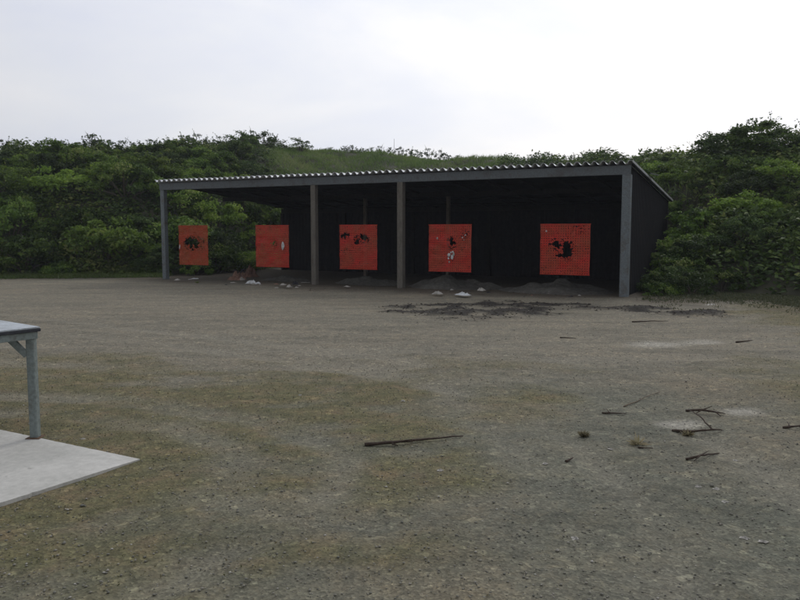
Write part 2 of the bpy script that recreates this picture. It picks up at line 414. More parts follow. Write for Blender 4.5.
dk = np.clip(dark.ravel()*1.2+.0, 0, 1)+.05*under.ravel()*((PXg.ravel() > 300) & (PXg.ravel() < 640))
dk = dk*((np.abs(GX.ravel()) < 12) & (GY.ravel() < 20)); dk = dk/dk.sum(); pk = rs_.choice(len(dk), 2600, p=dk)
n = len(pk); sz = .008+.026*rs_.rand(n)**3; P = ico[None]*(.65+.7*rs_.rand(n, 7, 3))*sz[:, None, None]; P[:, :, 2] *= .38
Q = P+(Vg[pk]+np.concatenate([(rs_.rand(n,2)-.5)*.14, .1*sz[:,None]], 1))[:, None]
mc, nt, b = mat('soil_clods')
r = ramp(nt, [(0,(.03,.026,.02)),(.8,(.085,.07,.055)),(.97,(.12,.11,.09)),(1,(.35,.33,.29))]); nt.links.new(attr(nt,'lv'), r.inputs[0])
nt.links.new(r.outputs[0], b.inputs['Base Color']); b.inputs['Roughness'].default_value = .95
o = bpy.data.objects.new('soil_clods', mesh_np('soil_clods', Q.reshape(-1,3), (icf[None]+7*np.arange(n)[:, None, None]).reshape(-1, 3), mc, {'lv': np.repeat(rs_.rand(n), 10)})); col.objects.link(o)
tag(o, 'dark clods of churned soil in front of the shelter', 'soil', kind='stuff')

# low weeds and moss tufts on the lot
sel = []
mm = moss.ravel(); flat = Vg
w = mm*((np.abs(GX.ravel()) < 12) & (GY.ravel() < 19) & (GY.ravel() > 2.2))
w = w/w.sum(); pick = rs_.choice(len(w), 13000, p=w)
pick = pick[~onslab(flat[pick][:,0], flat[pick][:,1])]; C = flat[pick]+np.concatenate([(rs_.rand(len(pick),2)-.5)*.09, np.zeros((len(pick),1))], 1)
hgt = .006+.014*rs_.rand(len(pick))**2
D = unit(np.stack([rs_.randn(len(pick))*.8, rs_.randn(len(pick))*.8, .5+rs_.rand(len(pick))], 1))
C[:,2] += hgt*.3
o = bpy.data.objects.new('lot_weeds', mesh_np('lot_weeds', leafverts(C, D, unit(rs_.randn(len(pick),3)), hgt, .004+.008*rs_.rand(len(pick))),
     np.arange(len(pick)*4).reshape(-1,4), M['moss'], {'lv': rs_.rand(len(pick))})); col.objects.link(o)
tag(o, 'thin moss and dry weeds creeping over the gravel', 'weeds', kind='stuff')

# ------------------------------------------------------------------ creeping cover over the berm (stuff)
def grassy(x, y):
    u = x/max(y, 1); px = 400+750*u
    g = 0
    if 250 < px < 500 and y > 36: g = min(1, (px-250)/40)
    if px > 600: g = max(g, .45*min(1, (px-600)/30)*max(0, min(1, (H(x,y)-1.9)/.8))*max(0, min(1, (735-px)/50)))
    return g
cx = []; gx_ = []
def scat(n, pxlo, pxhi, s0, s1):
    out = []
    for _ in range(n):
        px = pxlo+(pxhi-pxlo)*rnd.random(); u = (px-400)/750
        yb = float(np.interp(u, U, YB)); yc = float(np.interp(u, U, YC))
        s = s0+(s1-s0)*rnd.random(); y = yb+(yc-yb)*s
        out.append((u*y, y))
    return out
for (x, y) in scat(26000, -160, 960, -.03, 1.15):
    if rectdist(x, y) < .35: continue
    if y < 30 and 283 < 400+750*x/y < 632: continue
    z = H(x, y)
    pxx = 400+750*x/y
    if pxx > 685:
        yb_ = float(np.interp(x/y, U, YB)); sb = (y-yb_)/(float(np.interp(x/y, U, YC))-yb_)
        if rnd.random() < .85*(1-sb/.2): continue
    if z < -.05: continue
    (gx_ if rnd.random() < grassy(x, y) else cx).append((x, y, z))
def cover(name, pts, per, spread, ln, wd, m, upright, lift):
    pts = np.array(pts); n = len(pts)
    bump_ = np.array([max(0, tnoise(x, y, 1.1, 2)+.25) for x, y, z in pts])
    C = np.repeat(pts, per, 0); bb = np.repeat(bump_, per)
    k = len(C)
    C = C+rs_.randn(k,3)*spread; C[:,2] += lift*bb*rs_.rand(k)+.03
    D = unit(np.stack([rs_.randn(k), rs_.randn(k)-.3, rs_.randn(k)*.4+upright], 1))
    Nn = unit(np.stack([rs_.randn(k)*.6, rs_.randn(k)*.6-.5, .8+0*C[:,0]], 1))
    lv = np.clip(.5+.22*rs_.randn(k)+np.repeat(np.array([tnoise(x,y,.5,6) for x,y,z in pts]), per)*.6, 0, 1)
    me = mesh_np(name, leafverts(C, D, Nn, ln*(.6+.8*rs_.rand(k)), wd*(.6+.8*rs_.rand(k))), np.arange(k*4).reshape(-1,4), m, {'lv': lv})
    o = bpy.data.objects.new(name, me); col.objects.link(o); return o
tag(cover('creeping_undergrowth', cx, 9, np.array([.12,.12,.05]), .15, .09, M['creep'], .1, .75),
    'dense creeping undergrowth covering the berm', 'undergrowth', kind='stuff')
tag(cover('hill_grass', gx_, 12, np.array([.12,.12,.03]), .28, .022, M['hgrass'], 1.6, .25),
    'pale green grass on the open upper slopes', 'grass', kind='stuff')

# ------------------------------------------------------------------ shrubs
def shrub_mesh(seed, rx, hz, ncl, per, leaf, crad=.30, sparse=0.0, sprigs=10, hue=0.0, mat_='leafA'):
    r = np.random.RandomState(seed)
    th = r.rand(ncl)*2*np.pi; ph = np.arccos(1-r.rand(ncl)*1.15); rad = .45+.55*r.rand(ncl)**.5
    c = np.stack([np.cos(th)*np.sin(ph)*rx*rad, np.sin(th)*np.sin(ph)*rx*rad, hz*(.30+.68*np.cos(ph)*rad)], 1)
    c[:, 2] = np.maximum(c[:, 2], .10*hz)
    cr = crad*rx*(.45+.8*r.rand(ncl))
    k = ncl*per
    dv = unit(r.randn(k, 3)); dv[:, 2] = np.where(r.rand(k) < .7, np.abs(dv[:, 2]), dv[:, 2])
    C = np.repeat(c, per, 0)+dv*np.repeat(cr, per)[:, None]*(r.rand(k)**.45)[:, None]*np.array([1,1,.75])
    # upright sprigs breaking the outline
    sp = []; stems = []
    for i in range(sprigs):
        b0 = c[(r.randint(ncl)//max(1, ncl//9)*max(1, ncl//9)) % ncl]; d = unit(np.array([r.randn()*.5, r.randn()*.5, 1.0])+np.array([b0[0],b0[1],0])/rx*.5)
        ln = (.2+.35*r.rand())*hz*.8
        t = r.rand(14)[:, None]; sp.append(b0+d*ln*t+r.randn(14,3)*.03*rx); stems.append((b0, b0+d*ln))
    if sp: C = np.concatenate([C]+sp)
    k = len(C)
    out = unit(C-np.array([0,0,hz*.35]))
    D = unit(out*.6+r.randn(k,3)*.7+np.array([0,0,-.15])); Nn = unit(out+r.randn(k,3)*.7+np.array([0,0,.5]))
    cl = np.concatenate([np.repeat(r.randn(ncl)*.22, per), np.zeros(k-ncl*per)+.1])
    lv = np.clip(.45+hue+.17*r.randn(k)+cl, 0, 1)
    fo = mesh_np('foliage', leafverts(C, D, Nn, leaf*(.6+.8*r.rand(k)), leaf*.55*(.6+.8*r.rand(k))), np.arange(k*4).reshape(-1,4), M[mat_], {'lv': lv})
    st = MB(); rr_ = random.Random(seed)
    for i in range(0, ncl, max(1, ncl//9)):
        p = Vector(c[i]); q = Vector((p.x*.35+rr_.uniform(-.05,.05), p.y*.35, p.z*.5))
        st.tube([(rr_.uniform(-.05,.05), rr_.uniform(-.05,.05), -.15), q, p], [.028*rx+.008, .018*rx+.005, .005], 5)
    for a_, b_ in stems: st.tube([a_, b_], [.007, .003], 4)
    me = bpy.data.meshes.new('stem'); me.from_pydata(st.v, [], st.f); me.materials.append(M['bark'])
    return fo, me
def shrub(name, loc, meshes, sc_=1.0, rz=0.0, sz=1.0, label='', cat='shrub', group=None, kids=('foliage', 'stem')):
    e = empty(name, loc, rz); e.scale = (sc_, sc_, sc_*sz); tag(e, label, cat, group)
    for n_, me in zip(kids, meshes):
        c = bpy.data.objects.new(n_, me); col.objects.link(c); c.parent = e
    return e
VAR = [shrub_mesh(10+i, 1.0, (1.15, 1.0, 1.3, .95, 1.2)[i], (34, 40, 30, 36, 32)[i], (130,110,150,170,120)[i], (.095,.11,.085,.08,.10)[i], hue=(.0,.06,-.05,.1,0)[i], mat_=('leafA','leafA','leafB','leafC','leafA')[i]) for i in range(5)]
VAR.append(shrub_mesh(20, 1.0, 1.1, 36, 95, .115, mat_='leafC'))
CR = [shrub_mesh(30+i, .8, (1.3,1.5,1.1)[i], (15,13,17)[i], 55, .10, crad=.34, sprigs=12, mat_='leafB') for i in range(3)]

def onber(px, s):
    u = (px-400)/750
    yb = float(np.interp(u, U, YB)); yc = float(np.interp(u, U, YC)); y = yb+(yc-yb)*s
    return u*y, y
placed = []
def okspot(x, y, r, k=.62):
    if rectdist(x, y) < r*.95+.1: return False
    p = Vector((x-A.x, y-A.y, 0)); b_ = p.dot(EY); a_ = p.dot(EX)
    if b_ < .4 and -2.0 < a_ < L+.5: return False
    return all((x-q[0])**2+(y-q[1])**2 > (k*(r+q[2]))**2 for q in placed)
# named shrubs first
tag_ = []
def named(px, s, sc_, v, label, rz=0., sz=1., name='shrub', lift=-.05):
    x, y = onber(px, s); placed.append((x, y, sc_*.9))
    return shrub(name, (x, y, H(x, y)+lift), v if isinstance(v, tuple) else VAR[v], sc_, rz, sz, label)
BIG = shrub_mesh(77, 1.65, 1.75, 125, 120, .10, crad=.18, sprigs=16, mat_='leafA')
named(750, .92, 1.13, BIG, 'tallest broad bush standing against the sky on the right-hand crest', sz=.72, name='large_bush', lift=-.05)
BIG2 = shrub_mesh(78, 1.2, 1.6, 45, 100, .10, crad=.2, sprigs=18, mat_='leafB')
named(822, .85, .8, BIG2, 'dark bush joined to the right end of the tallest crest bush', name='large_bush', lift=-.1)
named(108, .08, 1.35, 5, 'rounded bright green shrub at the foot of the left berm nearest the shelter', .5, .95)
named(25, .06, 1.3, 0, 'low rounded shrub at the foot of the berm by the left edge of the photo', 1.5, .9)
named(8, .42, 1.3, 3, 'yellowish green shrub halfway up the berm at the left edge of the photo', 2.5, .9)
named(62, .38, 1.2, 5, 'light green shrub halfway up the left berm above the rounded one', 3.5, .8)
named(700, .14, .75, 2, 'dark shrub at the foot of the right berm between shelter and photo edge', 1.1, .8)
named(742, .34, .8, 5, 'bright green shrub on the lower right berm below the tallest bush', 4.1, .8)
named(215, .20, 1.25, 3, 'yellow green shrub seen through the open left bay behind the first target', 4.4, .9)
named(262, .10, 1.0, 5, 'bright shrub seen between the first and second targets through the open bay', 2.2, 1.0)
# massed scrub
n1 = n2 = 0
tries = 0
while tries < 2600:
    tries += 1
    px = rnd.uniform(-170, 300); s = rnd.random()**.9*1.02; r_ = rnd.uniform(.6, 1.3)*(1 if s < .75 else .6)
    x, y = onber(px, s)
    if px > 255 and s > .45: continue
    if n1 >= 125 or not okspot(x, y, r_*.9): continue
    placed.append((x, y, r_*.9)); n1 += 1
    shrub('shrub', (x, y, H(x, y)-.15), VAR[rnd.choice((0,1,1,2,4,4,3))], r_, rnd.uniform(0, 6.28), rnd.uniform(.75, 1.1),
          'leafy green shrub in the mass of scrub on the berm left of the shelter roof', group='scrub massed on the left berm')
tries = 0
while tries < 2600:
    tries += 1
    px = rnd.uniform(636, 960); s = rnd.random()*.95; r_ = rnd.uniform(.35, .8)
    if px > 640 and s > .70: r_ *= .6
    if px > 684 and s > .78: continue
    if px > 690 and s < .22+.08*rnd.random(): continue
    x, y = onber(px, s)
    if grassy(x, y) > .45 and rnd.random() < .8: continue
    if n2 >= 85 or not okspot(x, y, r_*.9, .66): continue
    placed.append((x, y, r_*.9)); n2 += 1
    shrub('shrub', (x, y, H(x, y)-.12), VAR[rnd.choice((0,1,5,2,4,3))], r_, rnd.uniform(0, 6.28), rnd.uniform(.65, .95),
          'leafy green shrub among the scrub on the berm right of the shelter', group='scrub massed on the right berm')
# shrubs against the right wall
for (a_, b_, r_, v) in ((L+.75,1.7,.62,2),(L+.85,2.9,.8,0),(L+1.0,4.2,.95,4),(L+1.2,5.4,1.0,1),(L+1.9,2.2,.55,0),(L+2.3,3.7,.65,2),(L+.72,.75,.42,1),(L+1.3,1.1,.55,2),(L+.7,2.3,.62,4),(L+.75,3.5,.85,2),(L+.50,1.4,.42,2),(L+.52,2.2,.50,1),(L+.6,3.1,.6,2),(L+.65,4.1,.7,1),(L+.7,5.1,.8,2),(L+.8,6.0,.9,1)):
    p = S(a_, b_)
    shrub('shrub', (p.x, p.y, max(0,H(p.x, p.y))-.1), VAR[v], r_, rnd.uniform(0,6), .95, 'dark leafy shrub growing close against the right side wall of the shelter', group='shrubs against the right wall')
# crest trees
CT = [(-40,141),(-15,143),(8,139),(26,141),(37,145),(52,146),(67,141),(80,143),(93,136),(103,139),(113,139),(128,143),(142,144),(152,142),(166,144),(178,142),(191,135),(203,136),(214,139),(226,138),(237,136),(247,132),(257,133),(266,132),(276,137),(301,139)]
CM = [(330,149),(345,148),(353,147),(362,149),(371,149),(380,148),(390,149),(399,148),(409,149),(418,151),(429,150),(438,152),(446,154),(458,157),(470,158),(530,156),(541,155),(548,153),(560,156),(571,155),(586,156),(600,156),(618,155),(655,149),(668,154),(688,151)]
def crest(lst, grp, lab, smin):
    for (px, py) in lst:
        x, y = onber(px, rnd.uniform(.92, 1.05)); z = H(x, y)
        ztop = 1.5+(231-py)/750*y*1.005
        h = max(ztop-z, smin); v = CR[rnd.randrange(3)]
        k = rnd.uniform(.35, .55) if smin < .6 else rnd.uniform(.6, 1.0)
        e = shrub('crest_bush', (x, y, ztop-h), v, k, rnd.uniform(0,6.28), 1, lab, 'bush', grp)
        zt = max(v[0].vertices[i_].co.z for i_ in range(0, len(v[0].vertices), 40))
        e.scale = (k, k, h/zt)
crest(CT, 'bushes along the left skyline', 'small ragged bush outlined against the sky on the crest left of the shelter', .9)
crest(CM, 'bushes along the far skyline above the roof', 'tiny ragged bush on the skyline above the shelter roof', .45)
x, y = onber(394, .97)
tag(MB().tube([(x,y,H(x,y)-.2),(x+.02,y,H(x,y)+1.05)], [.014,.008], 6).build('thin_pole', M['bark']), 'thin bare pole sticking up from the far skyline above the middle of the roof', 'pole')

# ------------------------------------------------------------------ weeds at the foot of the berm
wd_ = []; wr_ = []
for _ in range(15000):
    px = rnd.uniform(-120, 950)
    if 165 < px < 645: continue
    if px > 640:
        x, y = onber(px, -.02-abs(rnd.gauss(0, .13)))
        if rnd.random() < .45*min(1, max(0, (760-px)/100)): continue
        if rnd.random() < .35-.9*tnoise(x, y, .9, 4): continue
    else: x, y = onber(px, -.02+rnd.gauss(0, .04))
    if rectdist(x, y) < .3: continue
    (wr_ if px > 640 else wd_).append((x, y, max(G(x, y), H(x, y))))
tag(cover('berm_foot_grass', wd_, 9, np.array([.10,.10,.02]), .17, .018, M['hgrass'], 1.4, .05), 'rough grass and weeds along the foot of the left berm', 'grass', kind='stuff')
tag(cover('berm_foot_weeds', wr_, 12, np.array([.07,.07,.008]), .05, .016, M['footweed'], 1.1, .02), 'low dull weeds thinning out onto the gravel at the foot of the right berm', 'weeds', kind='stuff')
for (a_, b_, r_, v) in ((-.75,2.2,.6,0),(-.95,3.4,.85,4),(-.7,4.7,.7,5),(-.8,5.9,.8,3),(-1.9,4.3,.95,2),(-2.2,2.9,.8,0)):
    p = S(a_, b_)
    shrub('shrub', (p.x, p.y, max(0,H(p.x, p.y))-.1), VAR[v], r_, rnd.uniform(0,6), 1.0, 'leafy shrub growing beside the open left end of the shelter, behind the first two targets', group='shrubs beside the open left end')

# ------------------------------------------------------------------ the shelter
shed = empty('target_shelter', A, ANG)
tag(shed, 'long open-fronted steel shelter with corrugated lean-to roof and dark rear wall', 'shelter')
HF, HB = 2.97, 2.37           # height under the roof sheets, front and back
def zr(b): return HF+(HB-HF)*b/DEP
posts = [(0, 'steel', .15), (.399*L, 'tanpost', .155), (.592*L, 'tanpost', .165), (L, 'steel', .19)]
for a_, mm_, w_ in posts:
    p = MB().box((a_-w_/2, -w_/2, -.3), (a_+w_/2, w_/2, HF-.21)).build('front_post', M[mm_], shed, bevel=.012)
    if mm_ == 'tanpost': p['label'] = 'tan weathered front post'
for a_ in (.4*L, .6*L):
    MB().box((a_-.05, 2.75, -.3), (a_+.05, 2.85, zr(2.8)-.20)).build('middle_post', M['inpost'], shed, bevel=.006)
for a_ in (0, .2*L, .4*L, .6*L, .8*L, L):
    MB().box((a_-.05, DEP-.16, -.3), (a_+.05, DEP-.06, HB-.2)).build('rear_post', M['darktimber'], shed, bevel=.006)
# front beam: channel section
fb = MB(); fb.box((-.09, -.085, HF-.208), (L+.095, -.077, HF-.002)); fb.box((-.09, -.0765, HF-.208), (L+.095, .04, HF-.199)); fb.box((-.09, -.0765, HF-.012), (L+.095, .04, HF-.003))
fb.build('front_beam', M['beam'], shed, bevel=.002)
MB().box((0.0, 2.74, zr(2.8)-.195), (L, 2.86, zr(2.8)-.055)).build('middle_beam', M['darktimber'], shed)
MB().box((0.0, DEP-.17, HB-.195), (L, DEP-.055, HB-.03)).build('rear_beam', M['darktimber'], shed)
k = 0
for i in range(1, 15):
    a_ = L*i/15
    MB().bar((a_, .05, zr(.05)-.085), (a_, DEP-.05, zr(DEP-.05)-.085), .05, .06).build('rafter', M['darktimber'], shed)
for b_ in (1.0, 2.0, 3.4, 4.6, 5.7):
    MB().bar((.02, b_, zr(b_)-.026), (L-.02, b_, zr(b_)-.026), .05, .04).build('purlin', M['darktimber'], shed)
# corrugated roof, sheet by sheet in one surface, real 3 mm thickness, slightly uneven sheet ends
pitch = .198; per = 10
na = int((L+.29)/pitch*per)
V = []; F = []
rw = random.Random(3)
off = [rw.uniform(-.025, .025) for _ in range(40)]
rows = [-.20, -.13, .0, 1.5, 3.0, 4.5, DEP+.15]
for i in range(na+1):
    a_ = -.16+(L+.29)*i/na
    c = math.cos(2*math.pi*i/per); c = math.copysign(abs(c)**.7, c)
    sh = off[int(a_/.8)+2]
    for j, b_ in enumerate(rows):
        bb = b_+(sh if j == 0 else 0)
        V.append((a_, bb, zr(bb)+.045+.040*c+.006*math.sin(a_*1.7+b_)))
for i in range(na):
    for j in range(len(rows)-1):
        q = i*len(rows)+j; F.append((q, q+len(rows), q+len(rows)+1, q+1))
me = mesh_np('roof', np.array(V), np.array(F), M['galv'], smooth=True)
rf = bpy.data.objects.new('roof', me); col.objects.link(rf); rf.parent = shed
md = rf.modifiers.new('t', 'SOLIDIFY'); md.thickness = .006; md.offset = 1
# thin dark sheet right under the pale roof; rear + right walls
MB().bar((L/2, .10, zr(.10)-.001), (L/2, DEP+.06, zr(DEP+.06)-.001), L+.1, .004).build('roof_under_sheet', M['darksheet'], shed)
def ribbed(p0, p1, z0, z1a, z1b, nrm, pit=.15, dpt=.010):
    """vertical ribbed sheet from p0 to p1 (local xy)"""
    p0 = Vector(p0); p1 = Vector(p1); ln = (p1-p0).length; d_ = (p1-p0)/ln; nn = Vector(nrm)
    mb = MB(); x = 0; i = 0; prof = []
    while x < ln:
        prof += [(x, 0), (x+pit*.45, 0), (x+pit*.6, dpt), (x+pit*.85, dpt)]; x += pit
    prof = [(a, o_) for a, o_ in prof if a < ln]+[(ln, 0)]
    for a, o_ in prof:
        q = p0+d_*a+nn*o_; zt = z1a+(z1b-z1a)*a/ln
        mb.v.append((q.x, q.y, z0)); mb.v.append((q.x, q.y, zt))
    for i in range(len(prof)-1): mb.f.append((2*i, 2*i+2, 2*i+3, 2*i+1))
    return mb
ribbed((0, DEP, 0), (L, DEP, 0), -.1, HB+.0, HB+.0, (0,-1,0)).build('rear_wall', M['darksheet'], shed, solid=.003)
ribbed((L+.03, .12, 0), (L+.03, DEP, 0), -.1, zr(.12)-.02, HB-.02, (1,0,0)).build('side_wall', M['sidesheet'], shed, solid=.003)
MB().bar((L+.145, -.19, zr(-.2)+.055), (L+.145, DEP+.16, zr(DEP+.15)+.055), .010, .055).build('edge_flashing', M['trim'], shed, bevel=.002)
MB().bar((L+.115, .0, zr(0)+.012), (L+.115, DEP+.1, zr(DEP)+.012), .05, .03).build('eave_board', M['darksheet'], shed)
q = MB(); q.v = [(L+.19,1.9,zr(1.9)+.13),(L+.36,2.0,zr(2)+.10),(L+.34,2.35,zr(2.3)+.13),(L+.18,2.3,zr(2.3)+.17)]; q.f = [(0,1,2,3)]
q.build('loose_roof_scrap', M['trim'], shed, solid=.006)

# ------------------------------------------------------------------ red net targets
def net(name, a0, w_, z0, h_, holes, frays, mm_, seed, label, bulge=.02):
    r = random.Random(seed)
    t = empty(name, S(a0, .02, 0), ANG); tag(t, label, 'target', 'red targets hanging in the shelter')
    nx = 61; nz = 61; mb = MB(); px_ = w_/nx; pz = h_/nz
    def P(i, j):
        x = -w_/2+i*px_; z = z0+j*pz
        x += .006*noise.noise(Vector((i*.3, j*.3, seed))); 
        y = bulge*noise.noise(Vector((i*.13, j*.13, seed*3.1)))+.006*noise.noise(Vector((i*.6, j*.6, seed)))
        z += .008*noise.noise(Vector((i*.15, seed, 2)))
        return Vector((x, y, z))
    def dead(i, j):
        u = (i+.5)/nx; v = (j+.5)/nz
        for (hu, hv, ru, rv) in holes:
            dd = ((u-hu)/ru)**2+((v-hv)/rv)**2
            if dd+r.uniform(-.45, .6) < 1: return True
        for (hu, hv, ru, rv, pr) in frays:
            if ((u-hu)/ru)**2+((v-hv)/rv)**2 < 1 and r.random() < pr: return True
        return r.random() < .012
    vid = {}
    alive = {(i, j) for i in range(nx) for j in range(nz) if not (i % 3 == 1 and j % 3 == 1) and not dead(i, j)}
    comp_ = set(); stack = [(0, 0) if (0, 0) in alive else min(alive)]
    while stack:
        q = stack.pop()
        if q in comp_ or q not in alive: continue
        comp_.add(q); stack += [(q[0]+1, q[1]), (q[0]-1, q[1]), (q[0], q[1]+1), (q[0], q[1]-1)]
    for i in range(nx):
        for j in range(nz):
            if (i, j) not in comp_: continue
            ids = []
            for q in ((i,j), (i+1,j), (i+1,j+1), (i,j+1)):
                if q not in vid: vid[q] = len(mb.v); mb.v.append(tuple(P(*q)))
                ids.append(vid[q])
            mb.f.append(tuple(ids))
    mb.build('net_panel', M[mm_], t, solid=.003)
    bt = MB(); bt.bar((-w_/2-.01, 0, z0+h_+.0), (w_/2+.01, 0, z0+h_), .014, .02); bt.build('top_batten', M[mm_], t)
    bt = MB(); bt.bar((-w_/2-.005, 0, z0-.002), (w_/2+.005, 0, z0-.002), .012, .014); bt.build('bottom_batten', M[mm_], t)
    for sx in (-1, 1):
        MB().tube([(sx*w_*.42, 0, z0+h_), (sx*w_*.42, 0, HF-.2)], .0022, 5).build('hanging_wire', M['wire'], t)
    return t
def scrap(t, x, z, w_, h_, m='white', seed=0, y=-.03):
    r = random.Random(seed); mb = MB(); k = 7
    pts = [(x+math.cos(2*math.pi*i/k)*w_*r.uniform(.35,.6), y+r.uniform(-.012,.0), z+math.sin(2*math.pi*i/k)*h_*r.uniform(.35,.6)) for i in range(k)]
    mb.v = [(x, y-.02, z)]+pts; mb.f = [(0, 1+i, 1+(i+1)%k) for i in range(k)]
    mb.build('paper_scrap', M[m], t, solid=.003)
W = 1.17; Z0 = .475; HH = 1.185
t1 = net('target_net', .078*L+.05, 1.16, Z0, HH, [(.42,.60,.10,.08)], [(.42,.55,.24,.20,.45),(.7,.55,.2,.18,.3)], 'orange', 11, 'faded orange-red target net with foliage behind it and green showing through its torn middle')
scrap(t1, -.52, Z0+.55, .05, .16, seed=1)
t2 = net('target_net', .290*L+.05, W, Z0, HH, [(.55,.57,.035,.035)], [(.55,.57,.1,.1,.3)], 'red', 12, 'red target net with one long white scrap at its right edge')
scrap(t2, .40, Z0+.60, .10, .26, seed=2)
t3 = net('target_net', .4945*L+.05, W, Z0, HH, [(.66,.72,.09,.06),(.45,.60,.05,.04),(.15,.78,.07,.04)], [(.6,.68,.22,.12,.4),(.15,.76,.14,.08,.4),(.2,.3,.2,.2,.04)], 'red', 13, 'red target net with dark torn patches near its top, between the two tan posts')
t4 = net('target_net', .6865*L+.05, W, Z0, HH, [(.54,.66,.04,.10)], [(.54,.6,.13,.14,.3),(.85,.8,.12,.1,.25)], 'red', 14, 'red target net with clustered white scraps in its middle, right of the second tan post')
rr = random.Random(4)
for i, (x, z, w_, h_) in enumerate(((-.33,.84,.05,.06),(.0,.42,.09,.09),(.08,.36,.07,.13),(.12,.44,.06,.12),(-.02,.33,.05,.06),(.10,.50,.05,.05),(.0,.24,.05,.05),(.36,.86,.04,.04),(.44,.92,.035,.04),(.40,.80,.03,.03),(.05,.48,.04,.05))):
    scrap(t4, x, Z0+z, w_, h_, 'white' if i % 3 else 'paper', 50+i)
t5 = net('target_net', .897*L+.05, 1.18, Z0, HH, [(.53,.60,.06,.06),(.52,.50,.065,.10),(.43,.375,.12,.028),(.61,.41,.05,.05),(.28,.60,.04,.045)], [(.5,.5,.2,.22,.3),(.27,.6,.1,.12,.35),(.75,.88,.16,.1,.15)], 'red', 15, 'red target net with a big black hole, nearest the right end post')
scrap(t5, -.44, Z0+1.02, .04, .05, seed=9)

# ------------------------------------------------------------------ dirt heaps under the targets
heap_m, nt, b = mat('heap_soil')
n1 = noise_n(nt, 9, 6, .75); r = ramp(nt, [(.3,(.045,.041,.034)),(.6,(.10,.094,.08)),(.72,(.19,.18,.165))]); nt.links.new(n1, r.inputs[0])
nt.links.new(r.outputs[0], b.inputs['Base Color']); b.inputs['Roughness'].default_value = .95; bump(nt, b, n1, .8, .03)
def heap(a_, b_, rx, ry, h_, seed, label):
    mb = MB(); nr_, ns = 26, 70; p0 = S(a_, b_)
    V = []; F = []
    for i in range(nr_+1):
        t = i/nr_
        for j in range(ns):
            th = 2*math.pi*j/ns; wob = 1+.28*noise.noise(Vector((math.cos(th)*1.3, math.sin(th)*1.3, seed)))
            x = math.cos(th)*rx*t*wob; y = math.sin(th)*ry*t*wob
            z = h_*(1-t**2.2)*(1+.9*noise.noise(Vector((x*1.7, y*1.7, seed))))+.06*noise.noise(Vector((x*5, y*5, seed)))*(1-t*t)+.03*noise.noise(Vector((x*13, y*13, seed)))*(1-t*t)-.04*t
            V.append((x, y, z))
    for i in range(nr_):
        for j in range(ns): F.append((i*ns+j, i*ns+(j+1)%ns, (i+1)*ns+(j+1)%ns, (i+1)*ns+j))
    mb.v = V; mb.f = F; o = mb.build('dirt_heap', heap_m, None, smooth=True); o.location = p0; o.rotation_euler.z = ANG
    tag(o, label, 'dirt heap', 'dirt heaps under the targets')
heap(.49*L, 1.0, 1.35, .65, .17, 1.1, 'low dirt heap under the target between the two tan posts')
heap(.68*L, .7, 1.35, .8, .22, 2.2, 'dirt heap under the target with white scraps, right of the second tan post')
heap(.87*L, .7, 1.7, .9, .24, 3.3, 'widest dirt heap, under the target with the big hole')
heap(.27*L, .9, 1.1, .5, .12, 4.4, 'flattest dirt heap, strewn with rubbish under the second target from the left')

# ------------------------------------------------------------------ litter
def crumple(name, px, py, sx, sy, sz_, m, seed, label, cat, z=0.0, group=None, b_in=None):
    r = random.Random(seed); mb = MB(); p0 = at(px, py, z)
    nn_ = 11; V = []; F = []
    for a in range(nn_):
        for c_ in range(nn_):
            u = a/(nn_-1)*2-1; v = c_/(nn_-1)*2-1; q = max(abs(u), abs(v)); e_ = math.hypot(u, v)/max(q, .01)
            u2, v2 = u/(.6+.4*e_), v/(.6+.4*e_)
            f1 = 1-abs(noise.noise(Vector((u*1.9+seed*3.3, v*1.9, seed))))*3.0
            z_ = sz_*(1-q**2.2)*max(.3, f1)*.8*r.uniform(.92, 1.08)
            w_ = 1+.7*noise.noise(Vector((u*1.4, v*1.4, seed*2.2+5)))
            V.append((sx/2*u2*w_+sz_*.25*noise.noise(Vector((u*3, v*3, seed+9.))), sy/2*v2*w_, max(.002, z_)))
    for a in range(nn_-1):
        for c_ in range(nn_-1):
            k_ = a*nn_+c_; F.append((k_, k_+nn_, k_+nn_+1, k_+1))
    mb.v = V; mb.f = F; o = mb.build(name, M[m]); o.location = (p0.x, p0.y, z+G(p0.x, p0.y)); o.rotation_euler.z = r.uniform(0, 3)
    if not group: tag(o, label, cat)
    else: tag(o, label, cat, group)
    return o
crumple('plastic_bag', 252, 284, .36, .26, .17, 'white', 1, 'crumpled white plastic bag on the ground below and left of the second target', 'bag')
crumple('plastic_bag', 463, 295.5, .40, .22, .11, 'white', 2, 'crumpled white plastic bag on the dirt heap below the target with white scraps', 'bag', .05)
crumple('paper_sheet', 437, 294, .20, .22, .10, 'paper', 3, 'small grey paper piece left of the white bag on the dirt heap', 'paper', .05)
crumple('paper_sheet', 481, 291, .24, .18, .10, 'paper', 4, 'grey paper piece right of the white bag, under the right edge of the target', 'paper', .10)
crumple('paper_sheet', 347, 287, .18, .15, .05, 'paper', 5, 'small pale scrap at the foot of the left tan post heap', 'paper', .03)
crumple('paper_sheet', 283, 285, .26, .14, .07, 'paper', 6, 'pale torn paper on the flattest heap under the second target', 'paper', .08)
crumple('paper_sheet', 289, 287, .18, .14, .10, 'paper', 7, 'dirty crumpled paper on the flattest heap, right of the pale torn one', 'paper', .05)
crumple('plastic_scrap', 295, 285, .22, .16, .14, 'blackp', 8, 'black plastic scrap beside the papers under the second target', 'scrap', .05)
crumple('cardboard_box', 237, 280, .50, .4, .42, 'brown', 9, 'crushed brown cardboard behind the left white bag', 'cardboard')
crumple('cardboard_box', 250, 277, .5, .35, .5, 'brown', 10, 'torn brown carton leaning beside the black scrap behind the left white bag', 'cardboard')
